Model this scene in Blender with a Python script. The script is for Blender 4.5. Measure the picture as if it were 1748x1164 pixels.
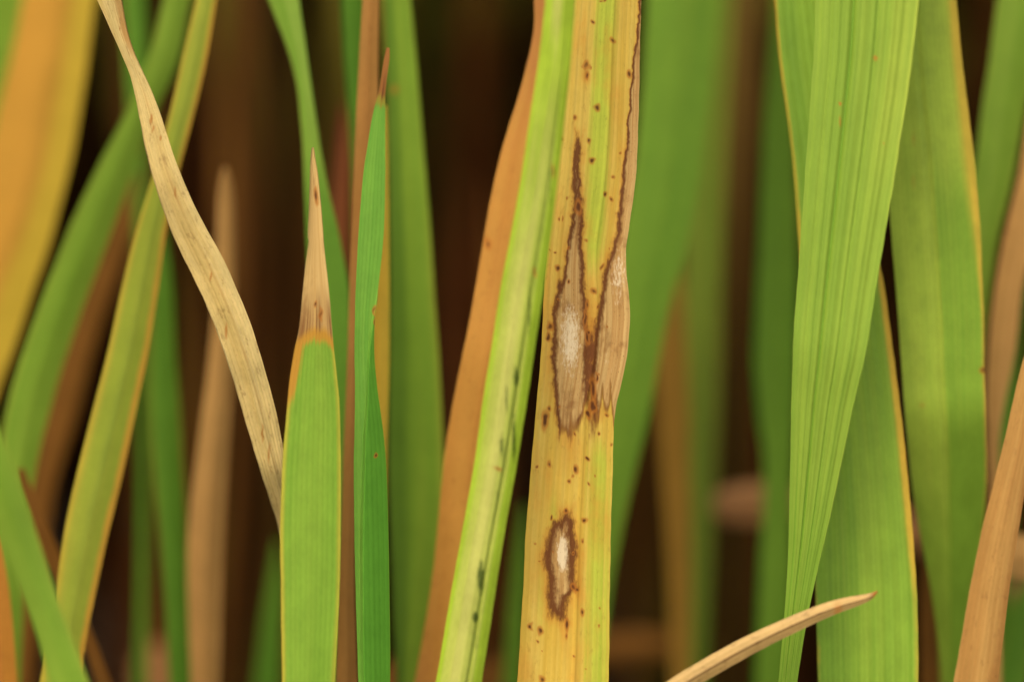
import bpy, math, random
import numpy as np
from mathutils import Vector

R = math.radians
scene = bpy.context.scene
for o in list(bpy.data.objects):
    bpy.data.objects.remove(o)
col = scene.collection

# ------------------------------------------------------------------ camera
CAM = np.array([0.0, 0.0, 0.42])
PITCH = R(12.0)
LENS, SENSOR = 100.0, 36.0
FOCUS = 0.500
cam_d = bpy.data.cameras.new('camera')
cam = bpy.data.objects.new('camera', cam_d)
col.objects.link(cam)
cam.location = CAM
cam.rotation_euler = (math.pi / 2 - PITCH, 0, 0)
cam_d.lens = LENS
cam_d.sensor_width = SENSOR
cam_d.sensor_fit = 'HORIZONTAL'
cam_d.clip_start = 0.01
cam_d.clip_end = 1000.0
cam_d.dof.use_dof = True
cam_d.dof.focus_distance = FOCUS
cam_d.dof.aperture_fstop = 3.2
scene.camera = cam
FWD = np.array([0, math.cos(PITCH), -math.sin(PITCH)])
UP = np.array([0, math.sin(PITCH), math.cos(PITCH)])
RIGHT = np.array([1.0, 0, 0])
KPX = SENSOR / LENS / 1748.0          # metres per photo pixel at one metre

# ------------------------------------------------------------------ sky, sun
SUN_EL, SUN_AZ = 66.0, 215.0           # azimuth: 180 = from behind the camera
world = bpy.data.worlds.new('World')
scene.world = world
world.use_nodes = True
wn = world.node_tree
bg = wn.nodes['Background']
sky = wn.nodes.new('ShaderNodeTexSky')
sky.sky_type = 'NISHITA'
sky.sun_disc = False
sky.sun_elevation = R(SUN_EL)
sky.sun_rotation = R(SUN_AZ)
sky.air_density = 0.8
sky.dust_density = 6.0
sky.ozone_density = 0.4
tint = wn.nodes.new('ShaderNodeMix')           # thin warm overcast: the whole dome, evenly
tint.data_type = 'RGBA'; tint.blend_type = 'MULTIPLY'
tint.inputs['Factor'].default_value = 1.0
tint.inputs[7].default_value = (1.0, 0.94, 0.68, 1)
wn.links.new(sky.outputs[0], tint.inputs[6])
wn.links.new(tint.outputs[2], bg.inputs[0])
bg.inputs[1].default_value = 0.14
sun_d = bpy.data.lights.new('sun', 'SUN')
sun_d.energy = 0.6
sun_d.angle = R(35)
sun_d.color = (1.0, 0.95, 0.80)
sun = bpy.data.objects.new('sun', sun_d)
col.objects.link(sun)
sd = Vector((math.sin(R(SUN_AZ)) * math.cos(R(SUN_EL)), math.cos(R(SUN_AZ)) * math.cos(R(SUN_EL)), math.sin(R(SUN_EL))))
sun.rotation_euler = sd.to_track_quat('Z', 'Y').to_euler()
sun.location = sd * 5
scene.view_settings.view_transform = 'Standard'
scene.view_settings.look = 'None'
scene.view_settings.gamma = 1.0
scene.view_settings.exposure = 1.8
scene.cycles.max_bounces = 8
scene.cycles.diffuse_bounces = 5
scene.cycles.transmission_bounces = 6
scene.cycles.use_denoising = True


# ------------------------------------------------------------------ helpers
def lin(r, g, b):
    f = lambda c: (c / 255 / 12.92) if c <= 10 else ((c / 255 + 0.055) / 1.055) ** 2.4
    return (f(r), f(g), f(b))


ALB = 0.62                              # photo tone -> reflectance


def C(r, g, b, k=1.0):
    return tuple(min(0.85, c * ALB * k) for c in lin(r, g, b)) + (1.0,)


def tag(o, label=None, cat=None, group=None, kind=None):
    if label: o['label'] = label
    if cat: o['category'] = cat
    if group: o['group'] = group
    if kind: o['kind'] = kind
    return o


def unproject(px, py, d):
    px, py, d = np.broadcast_arrays(np.asarray(px, float), np.asarray(py, float), np.asarray(d, float))
    x = (px - 874) * KPX * d
    y = -(py - 582) * KPX * d
    return CAM + x[..., None] * RIGHT + y[..., None] * UP + d[..., None] * FWD


def smooth(a, b, x):
    t = np.clip((np.asarray(x, float) - a) / (b - a), 0, 1)
    return t * t * (3 - 2 * t)


def catmull(P, n):
    """resample rows of P (k, m) to n rows, even in the first two columns' arc length"""
    P = np.asarray(P, float)
    Q = np.vstack([2 * P[0] - P[1], P, 2 * P[-1] - P[-2]])
    out = []
    for i in range(1, len(Q) - 2):
        t = np.linspace(0, 1, 24, endpoint=False)[:, None]
        p0, p1, p2, p3 = Q[i - 1], Q[i], Q[i + 1], Q[i + 2]
        out.append(0.5 * (2 * p1 + (p2 - p0) * t + (2 * p0 - 5 * p1 + 4 * p2 - p3) * t ** 2 + (3 * p1 - p0 - 3 * p2 + p3) * t ** 3))
    out = np.vstack(out + [P[-1:]])
    s = np.concatenate([[0], np.cumsum(np.hypot(np.diff(out[:, 0]), np.diff(out[:, 1])))])
    si = np.linspace(0, s[-1], n)
    return np.stack([np.interp(si, s, out[:, k]) for k in range(P.shape[1])], 1)


def hermite(p0, t0, p1, t1, n):
    t = np.linspace(0, 1, n)[:, None]
    return (2 * t ** 3 - 3 * t ** 2 + 1) * p0 + (t ** 3 - 2 * t ** 2 + t) * t0 + (-2 * t ** 3 + 3 * t ** 2) * p1 + (t ** 3 - t ** 2) * t1


# ------------------------------------------------------------------ leaf material
class NT:
    def __init__(s, name):
        s.m = bpy.data.materials.new(name)
        s.m.use_nodes = True
        s.t = s.m.node_tree
        s.t.nodes.clear()
        s.out = s.n('ShaderNodeOutputMaterial')

    def n(s, k, **kw):
        x = s.t.nodes.new(k)
        for a, b in kw.items(): setattr(x, a, b)
        return x

    def l(s, a, b): s.t.links.new(a, b)

    def put(s, sock, v):
        if hasattr(v, 'is_output'): s.l(v, sock)
        else: sock.default_value = v

    def math(s, op, a, b=0.0, c=None, clamp=False):
        x = s.n('ShaderNodeMath', operation=op)
        x.use_clamp = clamp
        s.put(x.inputs[0], a); s.put(x.inputs[1], b)
        if c is not None: s.put(x.inputs[2], c)
        return x.outputs[0]

    def mix(s, f, a, b, blend='MIX'):
        x = s.n('ShaderNodeMix', data_type='RGBA', blend_type=blend)
        s.put(x.inputs['Factor'], f)
        s.put(x.inputs[6], a); s.put(x.inputs[7], b)
        return x.outputs[2]

    def rng(s, v, a, b, c=0.0, d=1.0):
        x = s.n('ShaderNodeMapRange', interpolation_type='SMOOTHSTEP')
        s.put(x.inputs[0], v)
        for i, q in enumerate((a, b, c, d)): x.inputs[i + 1].default_value = q
        return x.outputs[0]

    def attr(s, name):
        x = s.n('ShaderNodeAttribute', attribute_name=name)
        return x

    def noise(s, vec, scale, detail=2.0, rough=0.55):
        m = s.n('ShaderNodeVectorMath', operation='MULTIPLY')
        s.l(vec, m.inputs[0]); m.inputs[1].default_value = scale
        x = s.n('ShaderNodeTexNoise')
        s.l(m.outputs[0], x.inputs['Vector'])
        x.inputs['Scale'].default_value = 1.0
        x.inputs['Detail'].default_value = detail
        x.inputs['Roughness'].default_value = rough
        return x.outputs[0]

    def ramp(s, f, stops):
        x = s.n('ShaderNodeValToRGB')
        e = x.color_ramp.elements
        while len(e) < len(stops): e.new(0.5)
        for i, (p, c) in enumerate(stops):
            e[i].position = p; e[i].color = c
        s.put(x.inputs[0], f)
        return x


def leaf_material(name, base, streak, feats=(), yellow=None, dry=None, orange=None, green=None, tipc=None,
                  gloss=0.42, transl=0.30, vein=0.18, mottle=0.25, wear=0.0, spec=0.14):
    q = NT(name)
    lc = q.attr('lc').outputs['Vector']
    fine = q.noise(lc, (1900, 22, 1), 3.0)
    broad = q.noise(lc, (420, 14, 1), 3.0)
    blot = q.noise(lc, (260, 160, 1), 4.0, 0.6)
    grain = q.noise(lc, (2600, 900, 1), 3.0, 0.65)
    c = q.mix(q.rng(broad, 0.32, 0.68), base, streak)
    if 'gr' in feats:
        g = q.math('ADD', q.attr('gr').outputs['Fac'], q.math('MULTIPLY', q.math('SUBTRACT', fine, 0.5), .7))
        c = q.mix(q.math('MULTIPLY', q.rng(g, 0.15, 0.85), q.rng(q.attr('gr').outputs['Fac'], 0.0, 0.3)), c, green)
    if 'ye' in feats:
        y = q.math('ADD', q.attr('ye').outputs['Fac'], q.math('MULTIPLY', q.math('SUBTRACT', broad, 0.5), 0.7))
        c = q.mix(q.math('MULTIPLY', q.rng(y, 0.2, 0.85), q.rng(q.attr('ye').outputs['Fac'], 0.0, 0.2)), c, yellow)
    if 'og' in feats:
        y = q.math('ADD', q.attr('og').outputs['Fac'], q.math('MULTIPLY', q.math('SUBTRACT', blot, 0.5), 0.8))
        c = q.mix(q.math('MULTIPLY', q.rng(y, 0.2, 0.9), q.rng(q.attr('og').outputs['Fac'], 0.0, 0.2)), c, orange)
    # parallel veins
    w = q.n('ShaderNodeTexWave', wave_type='BANDS', bands_direction='X')
    vm = q.n('ShaderNodeVectorMath', operation='MULTIPLY')
    q.l(lc, vm.inputs[0]); vm.inputs[1].default_value = (1000, 6, 0)
    q.l(vm.outputs[0], w.inputs['Vector'])
    w.inputs['Scale'].default_value = 0.34
    w.inputs['Distortion'].default_value = 0.6
    w.inputs['Detail'].default_value = 1.0
    vv = q.rng(w.outputs['Fac'], 0.0, 0.45, 1.0, 0.0)
    f = q.math('MULTIPLY', q.math('ADD', vv, q.math('MULTIPLY', fine, 1.2)), vein)
    c = q.mix(f, c, q.mix(1.0, c, (1.35, 1.28, 1.6, 1), 'MULTIPLY'))
    # mottling of the living tissue
    mm = q.math('ADD', q.math('MULTIPLY', blot, 0.6), q.math('MULTIPLY', grain, 0.4))
    c = q.mix(mottle, c, q.mix(1.0, c, q.ramp(mm, [(0.3, (0.55, 0.55, 0.5, 1)), (0.7, (1.5, 1.45, 1.5, 1))]).outputs[0], 'MULTIPLY'))
    if 'tip' in feats:      # withered tip: pixels above the living edge
        t = q.math('ADD', q.attr('tip').outputs['Fac'], q.math('MULTIPLY', q.math('SUBTRACT', fine, 0.5), 26.0))
        t = q.math('ADD', t, q.math('MULTIPLY', q.math('SUBTRACT', blot, 0.5), 10.0))
        straw = q.mix(q.rng(fine, 0.35, 0.68), tipc[0], tipc[1])
        straw = q.mix(q.rng(blot, 0.55, 0.75, 0, 0.5), straw, tipc[2])
        c = q.mix(q.rng(t, -18, -5), c, tipc[3])
        c = q.mix(q.rng(t, -3, 12), c, q.mix(q.rng(fine, .4, .62), straw, tipc[2]))
        c = q.mix(q.rng(t, 20, 75), c, straw)
    if 'les' in feats:
        c_live = c
        d0 = q.attr('les').outputs['Fac']
        d = q.math('ADD', d0, q.math('MULTIPLY', q.math('SUBTRACT', grain, 0.5), 9.0))
        d = q.math('ADD', d, q.math('MULTIPLY', q.math('SUBTRACT', blot, 0.5), 9.0))
        c = q.mix(q.rng(d, -11, -1, 0, 0.6), c, C(198, 136, 50))
        tan = q.mix(q.rng(fine, 0.3, 0.7), C(184, 142, 86), C(212, 178, 120))
        tan = q.mix(q.rng(blot, 0.52, 0.72, 0, 0.7), tan, C(140, 92, 46))
        wf = q.math('ADD', q.attr('wht').outputs['Fac'], q.math('MULTIPLY', q.math('SUBTRACT', grain, 0.5), 1.5))
        tan = q.mix(q.rng(wf, 0.35, 0.85), tan, C(236, 216, 186))
        c = q.mix(q.rng(d, -5.0, 1.5, 0, .93), c, C(102, 54, 27))
        c = q.mix(q.rng(d, 3.0, 11.0), c, tan)
        pep = q.noise(lc, (5200, 3600, 1), 1.0)
        pf = q.math('MULTIPLY', q.rng(pep, 0.66, 0.74), q.rng(d0, 8, 16))
        c = q.mix(q.math('MULTIPLY', pf, 0.75), c, C(70, 50, 38))
        ff = q.math('ADD', q.attr('fade').outputs['Fac'], q.math('MULTIPLY', q.math('SUBTRACT', blot, 0.5), 0.9))
        ff = q.math('ADD', ff, q.math('MULTIPLY', q.math('SUBTRACT', fine, 0.5), 0.5))
        c = q.mix(q.rng(ff, 0.3, 0.75), c_live, c)
        bnd = q.math('MULTIPLY', q.rng(ff, 0.12, 0.45), q.rng(ff, 0.5, 0.95, 1.0, 0.0))
        bnd = q.math('MULTIPLY', bnd, q.rng(d, -8, 6, 0.0, 0.75))
        c = q.mix(bnd, c, C(132, 80, 36))
    if 'spot' in feats:
        s = q.math('ADD', q.attr('spot').outputs['Fac'], q.math('MULTIPLY', q.math('SUBTRACT', grain, 0.5), 0.35))
        c = q.mix(q.rng(s, 0.12, 0.5, 0, 0.7), c, C(184, 116, 44))
        c = q.mix(q.rng(s, 0.48, 0.95, 0, .92), c, C(86, 44, 20))
    if 'dark' in feats:
        s = q.math('ADD', q.attr('dark').outputs['Fac'], q.math('MULTIPLY', q.math('SUBTRACT', grain, 0.5), 0.9))
        c = q.mix(q.rng(s, 0.35, 0.8, 0, 0.85), c, C(46, 70, 14))
    if wear:
        sp = q.noise(lc, (900, 420, 1), 3.0, 0.7)
        c = q.mix(q.rng(sp, 0.56, 0.72, 0, wear), c, q.mix(1.0, c, (0.42, 0.33, 0.28, 1), 'MULTIPLY'))
    if vein:
        h = q.math('ADD', q.math('MULTIPLY', fine, 0.6), q.math('MULTIPLY', w.outputs['Fac'], 0.5))
        h = q.math('ADD', h, q.math('MULTIPLY', grain, 0.25))
        bp = q.n('ShaderNodeBump')
        bp.inputs['Strength'].default_value = 0.35
        bp.inputs['Distance'].default_value = 0.00012
        q.l(h, bp.inputs['Height'])
        nrm = bp.outputs[0]
    p = q.n('ShaderNodeBsdfPrincipled')
    q.l(c, p.inputs['Base Color'])
    q.l(q.rng(blot, 0.2, 0.8, gloss, gloss + 0.18), p.inputs['Roughness'])
    p.inputs['Specular IOR Level'].default_value = spec
    tr = q.n('ShaderNodeBsdfTranslucent')
    q.l(q.mix(1.0, c, (1.25, 1.2, 0.7, 1), 'MULTIPLY'), tr.inputs['Color'])
    if vein:
        q.l(nrm, p.inputs['Normal'])
    ms = q.n('ShaderNodeMixShader')
    ms.inputs[0].default_value = transl
    q.l(p.outputs[0], ms.inputs[1]); q.l(tr.outputs[0], ms.inputs[2])
    q.l(ms.outputs[0], q.out.inputs[0])
    return q.m


# ------------------------------------------------------------------ leaf geometry
rng = np.random.RandomState(7)
THICK = 0.00022


def build_mesh(name, V, N, F, attrs, mat):
    me = bpy.data.meshes.new(name)
    used, inv = np.unique(F.ravel(), return_inverse=True)
    me.from_pydata(V[used].tolist(), [], inv.reshape(F.shape).tolist())
    for k, a in attrs.items():
        if a.ndim == 2:
            at = me.attributes.new(k, 'FLOAT_VECTOR', 'POINT')
            at.data.foreach_set('vector', a[used].astype(np.float32).ravel())
        else:
            at = me.attributes.new(k, 'FLOAT', 'POINT')
            at.data.foreach_set('value', a[used].astype(np.float32))
    me.materials.append(mat)
    me.shade_smooth()
    me.normals_split_custom_set_from_vertices(N[used].tolist())
    me.update()
    return me


def leaf(name, label, edges, depth, mat, cat='leaf', group=None, nu=21, step=6.0, roll=0.0, fold=0.10, bend=0.0,
         profile=None, feats=None, parts=None, tip=False, root=(0.0, 0.0), rootlen=None, top=(0.0, 0.03, 0.12),
         uneven=0.0, midrib=None, cross=False, ripple=0.0, basetip=False, root_pt=None):
    """edges: rows (y, xl, xr), or with cross=True rows (x, y, halfwidth); depth: number or [(y, d), ...]
    root: offset in metres of the base from the frame-leaving end; top: how the blade ends above the picture"""
    E = np.asarray(edges, float)
    if cross:
        cx, cy, hw = E[:, 0], E[:, 1], E[:, 2]
    else:
        cx, cy = (E[:, 1] + E[:, 2]) / 2, E[:, 0]
        sl = np.gradient(cx, cy)
        hw = (E[:, 2] - E[:, 1]) / 2 / np.sqrt(1 + sl ** 2)
    if np.isscalar(depth):
        dd = np.full(len(cx), depth)
    else:
        D = np.asarray(depth, float)
        dd = np.interp(cy, D[:, 0], D[:, 1])
    K = np.stack([cx, cy, hw, dd], 1)
    L = np.sum(np.hypot(np.diff(cx), np.diff(cy)))
    n = max(12, int(L / step))
    S = catmull(K, n)
    S[:, 2] = np.maximum(S[:, 2], 0.4)
    P = unproject(S[:, 0], S[:, 1], S[:, 3])
    half = S[:, 2] * KPX * S[:, 3] / math.cos(R(roll))
    T = np.gradient(P, axis=0)
    T /= np.linalg.norm(T, axis=1)[:, None]
    # across direction: screen normal of the centre line, turned by roll
    view = P - CAM
    view /= np.linalg.norm(view, axis=1)[:, None]
    A = np.cross(T, view)
    A /= np.linalg.norm(A, axis=1)[:, None]
    Nn = np.cross(A, T)
    s = np.where((A @ RIGHT) < 0, -1, 1) if not cross else np.ones(len(A))
    A = A * s[:, None]
    Nn = np.cross(T, A)
    Nn *= np.where((np.einsum('ij,ij->i', Nn, view)) > 0, -1, 1)[:, None]      # towards the camera
    A = A * math.cos(R(roll)) - Nn * math.sin(R(roll))
    Nn = np.cross(A, T)
    Nn *= np.where((np.einsum('ij,ij->i', Nn, view)) > 0, -1, 1)[:, None]
    spx, spy = S[:, 0], S[:, 1]
    # down to the ground
    nb = 26
    e, te = P[-1], T[-1]
    g = np.array([e[0] + te[0] * 0.12 + root[0], e[1] + 0.015 + root[1], -0.004]) if root_pt is None else np.array(root_pt, float)
    ln = np.linalg.norm(g - e)
    H = hermite(e, te * ln, g, np.array([0, 0, -1.0]) * ln * 0.8, nb + 1)[1:]
    hb = half[-1] * np.linspace(1, 0.42, nb + 1)[1:]
    Pa, ha = [P, H], [half, hb]
    Aa = [A, np.repeat(A[-1:], nb, 0)]
    Na = [Nn, np.repeat(Nn[-1:], nb, 0)]
    xa = [spx, spx[-1] + np.zeros(nb)]
    ya = [spy, spy[-1] + np.linspace(1, nb, nb) * 70]
    if not tip:
        nt = 22
        e, te = P[0], -T[0]
        Lt = top[2]
        g = e + te * Lt * 0.9 + np.array([top[0], top[1], 0])
        H = hermite(e, te * Lt, g, (te * 0.5 + np.array([top[0], top[1], -0.02]) / max(Lt, .01)) * Lt, nt + 1)[1:][::-1]
        f = np.linspace(0, 1, nt + 1)[1:]
        hb = (half[0] * np.maximum(0.02, (1 - f ** 1.6)))[::-1]
        Pa.insert(0, H); ha.insert(0, hb)
        Aa.insert(0, np.repeat(A[:1], nt, 0)); Na.insert(0, np.repeat(Nn[:1], nt, 0))
        xa.insert(0, spx[0] + np.zeros(nt)); ya.insert(0, (spy[0] - f * 900)[::-1])
    P = np.vstack(Pa); half = np.concatenate(ha); A = np.vstack(Aa); Nn = np.vstack(Na)
    cxs = np.concatenate(xa); cys = np.concatenate(ya)
    m = len(P)
    arc = np.concatenate([[0], np.cumsum(np.linalg.norm(np.diff(P, axis=0), axis=1))])
    u = np.linspace(-1, 1, nu)
    # a little raggedness of the margins
    rag = np.zeros((m, 2))
    if uneven:
        for k in range(2):
            for fr in (25, 70, 190):
                rag[:, k] += np.sin(arc * fr * 2 * math.pi / 1.0 + rng.rand() * 9) * rng.rand() * uneven / (fr / 25) ** .5
    hwid = half[:, None] * np.abs(u)[None, :] * np.sign(u)[None, :]
    hwid = np.where(u[None, :] < 0, hwid * (1 + rag[:, :1]), hwid * (1 + rag[:, 1:]))
    um = midrib if midrib is not None else 0.0
    a = np.sqrt((u - um) ** 2 + 0.004)
    h = -fold * a + bend * u ** 2
    hz = half[:, None] * h[None, :]
    U, AR = np.meshgrid(u, arc)
    PY = np.repeat(cys[:, None], nu, 1)
    Adir = A @ RIGHT
    PX = cxs[:, None] + hwid / (KPX * np.maximum(0.05, (P - CAM) @ FWD))[:, None] * math.cos(R(roll))
    if profile is not None:
        hz = hz + half[:, None] * profile(U, PY, AR)
    if ripple:
        hz = hz + ripple * np.sin(AR * 2 * math.pi / 0.031 + U * 1.3 + rng.rand() * 6) * np.abs(U) ** 1.5 * half[:, None]
    G = P[:, None, :] + A[:, None, :] * hwid[..., None] + Nn[:, None, :] * hz[..., None]
    du = np.gradient(G, axis=1); dv = np.gradient(G, axis=0)
    GN = np.cross(du, dv)
    GN /= np.maximum(1e-12, np.linalg.norm(GN, axis=2))[..., None]
    sg = np.sign(np.sum(GN * Nn[:, None, :], axis=2))
    sg[sg == 0] = 1
    GN *= sg[..., None]
    B = G - GN * THICK
    base = g0 = P[-1].copy()
    V = np.vstack([G.reshape(-1, 3), B.reshape(-1, 3)]) - base
    N = np.vstack([GN.reshape(-1, 3), -GN.reshape(-1, 3)])
    idx = np.arange(m * nu).reshape(m, nu)
    off = m * nu
    a_, b_, c_, d_ = idx[:-1, :-1], idx[:-1, 1:], idx[1:, 1:], idx[1:, :-1]
    flip = np.sum(np.cross(G[0, 1] - G[0, 0], G[1, 0] - G[0, 0]) * GN[0, 0]) < 0
    q1 = np.stack([a_, d_, c_, b_], -1).reshape(-1, 4)
    q2 = np.stack([a_, b_, c_, d_], -1).reshape(-1, 4)
    front, back = (q2, q1 + off) if not flip else (q1, q2 + off)
    # rims along both margins
    rims = []
    cell = []
    for j, cj in ((0, 0), (nu - 1, nu - 2)):
        r = np.stack([idx[:-1, j], idx[1:, j], idx[1:, j] + off, idx[:-1, j] + off], -1)
        if j: r = r[:, ::-1]
        rims.append(r)
        cell.append(np.arange(m - 1) * (nu - 1) + cj)
    F = np.vstack([front, back] + rims)
    cid = np.concatenate([np.arange(len(front)), np.arange(len(front))] + cell)
    attrs = {'lc': np.stack([(U * half.max() + 0.013 * (sum(map(ord, label)) % 97)), AR, np.full_like(U, rng.rand() * 50)], -1).reshape(-1, 3)}
    if feats:
        for k, fn in feats.items():
            attrs[k] = np.broadcast_to(fn(PX, PY, U, AR), PX.shape).astype(float).reshape(-1)
    attrs = {k: np.concatenate([v, v]) for k, v in attrs.items()}
    # which part each cell belongs to
    names = ['blade']
    pid = np.zeros((m - 1) * (nu - 1), int)
    uc = ((U[:-1, :-1] + U[1:, 1:]) / 2).ravel()
    pxc = ((PX[:-1, :-1] + PX[1:, 1:]) / 2).ravel(); pyc = ((PY[:-1, :-1] + PY[1:, 1:]) / 2).ravel()
    if midrib is not None:
        names.append('midrib')
        wr = max(0.045, 1.2 / nu)
        pid[np.abs(uc - um) < wr] = 1
    for nm, fn in (parts or []):
        names.append(nm)
        pid[fn(pxc, pyc, uc)] = len(names) - 1
    used = [k for k in range(len(names)) if np.any(pid == k)]
    if len(used) == 1:
        o = bpy.data.objects.new(name, build_mesh(name, V, N, F, attrs, mat))
        col.objects.link(o); o.location = base
    else:
        o = bpy.data.objects.new(name, None)
        col.objects.link(o); o.location = base
        o.empty_display_size = 0.01
        for k in used:
            c = bpy.data.objects.new(names[k], build_mesh(names[k], V, N, F[pid[cid] == k], attrs, mat))
            col.objects.link(c); c.parent = o
    tag(o, label, cat, group)
    return o


def band(xs, ys, soft):
    """field in pixels left/right of a line x(y): positive to the right"""
    return lambda py: np.interp(py, ys, xs)


def region(rows):
    """signed distance in pixels (across) to an outline given as rows (y, xl, xr)"""
    Rr = np.asarray(rows, float)

    def f(px, py):
        xl = np.interp(py, Rr[:, 0], Rr[:, 1]); xr = np.interp(py, Rr[:, 0], Rr[:, 2])
        d = np.minimum(px - xl, xr - px)
        return np.minimum(d, np.minimum(py - Rr[0, 0], Rr[-1, 0] - py) * 0.6)
    return f


_ng = np.random.RandomState(3).rand(256, 256)


def vnoise(x, y):
    xi, yi = np.floor(x).astype(int), np.floor(y).astype(int)
    fx, fy = x - xi, y - yi
    fx, fy = fx * fx * (3 - 2 * fx), fy * fy * (3 - 2 * fy)
    g = lambda a, b: _ng[a % 256, b % 256]
    return (g(xi, yi) * (1 - fx) + g(xi + 1, yi) * fx) * (1 - fy) + (g(xi, yi + 1) * (1 - fx) + g(xi + 1, yi + 1) * fx) * fy - .5


def warp(px, py, k=1.0):
    """ragged outlines: fingers along the veins, nibbles across"""
    wy = 44 * vnoise(px / 7 + 9, py / 90) + 16 * vnoise(px / 4, py / 30 + 40)
    wx = 7 * vnoise(px / 30 + 5, py / 26) + 5 * vnoise(px / 9, py / 8 + 77) + 3 * vnoise(px / 5, py / 3.2 + 7)
    return px + wx * k, py + wy * k


def gauss(px, py, x, y, sx, sy):
    return np.exp(-((px - x) / sx) ** 2 - ((py - y) / sy) ** 2)


def spots(lst):
    def f(px, py, u, ar):
        s = np.zeros_like(px)
        qx, qy = px + 5 * vnoise(px / 9, py / 9), py + 6 * vnoise(px / 8 + 50, py / 11)
        for k, (x, y, a, b) in enumerate(lst):
            s = np.maximum(s, (.82 + .25 * ((k * 37) % 11) / 10) * gauss(qx, qy, x, y, a * .9, b * .95))
        return s
    return f


# ------------------------------------------------------------------ ground
def ground():
    q = NT('wet_mud')
    tc = q.n('ShaderNodeTexCoord').outputs['Object']
    n1 = q.noise(tc, (9, 9, 9), 5, 0.6)
    n2 = q.noise(tc, (120, 120, 120), 4, 0.6)
    c = q.mix(q.rng(n1, .35, .65), (0.02, 0.012, 0.007, 1), (0.05, 0.03, 0.016, 1))
    c = q.mix(q.rng(n2, .45, .7, 0, .6), c, (0.014, 0.009, 0.006, 1))
    p = q.n('ShaderNodeBsdfPrincipled')
    q.l(c, p.inputs['Base Color'])
    p.inputs['Roughness'].default_value = 0.7
    b = q.n('ShaderNodeBump'); b.inputs['Distance'].default_value = 0.01; b.inputs['Strength'].default_value = .8
    q.l(q.math('ADD', n1, q.math('MULTIPLY', n2, .3)), b.inputs['Height']); q.l(b.outputs[0], p.inputs['Normal'])
    q.l(p.outputs[0], q.out.inputs[0])
    xs = np.concatenate([[-300, -30, -6], np.linspace(-2, 2, 81), [6, 30, 300]])
    ys = np.concatenate([[-300, -30, -6], np.linspace(-1, 3, 81), [6, 30, 300]])
    X, Y = np.meshgrid(xs, ys)
    Z = 0.006 * np.sin(X * 23 + 1.3 * np.sin(Y * 17)) * np.cos(Y * 29 + X * 7) + 0.004 * np.sin(X * 61 + Y * 47)
    Z[(np.abs(X) > 3) | (np.abs(Y) > 4)] = 0
    V = np.stack([X, Y, Z], -1).reshape(-1, 3)
    i = np.arange(len(V)).reshape(X.shape)
    F = np.stack([i[:-1, :-1], i[:-1, 1:], i[1:, 1:], i[1:, :-1]], -1).reshape(-1, 4)
    me = bpy.data.meshes.new('ground')
    me.from_pydata(V.tolist(), [], F.tolist())
    me.materials.append(q.m); me.shade_smooth()
    o = bpy.data.objects.new('ground', me); col.objects.link(o)
    tag(o, 'dark wet brown mud of the paddy field', 'ground', kind='structure')


ground()


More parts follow.
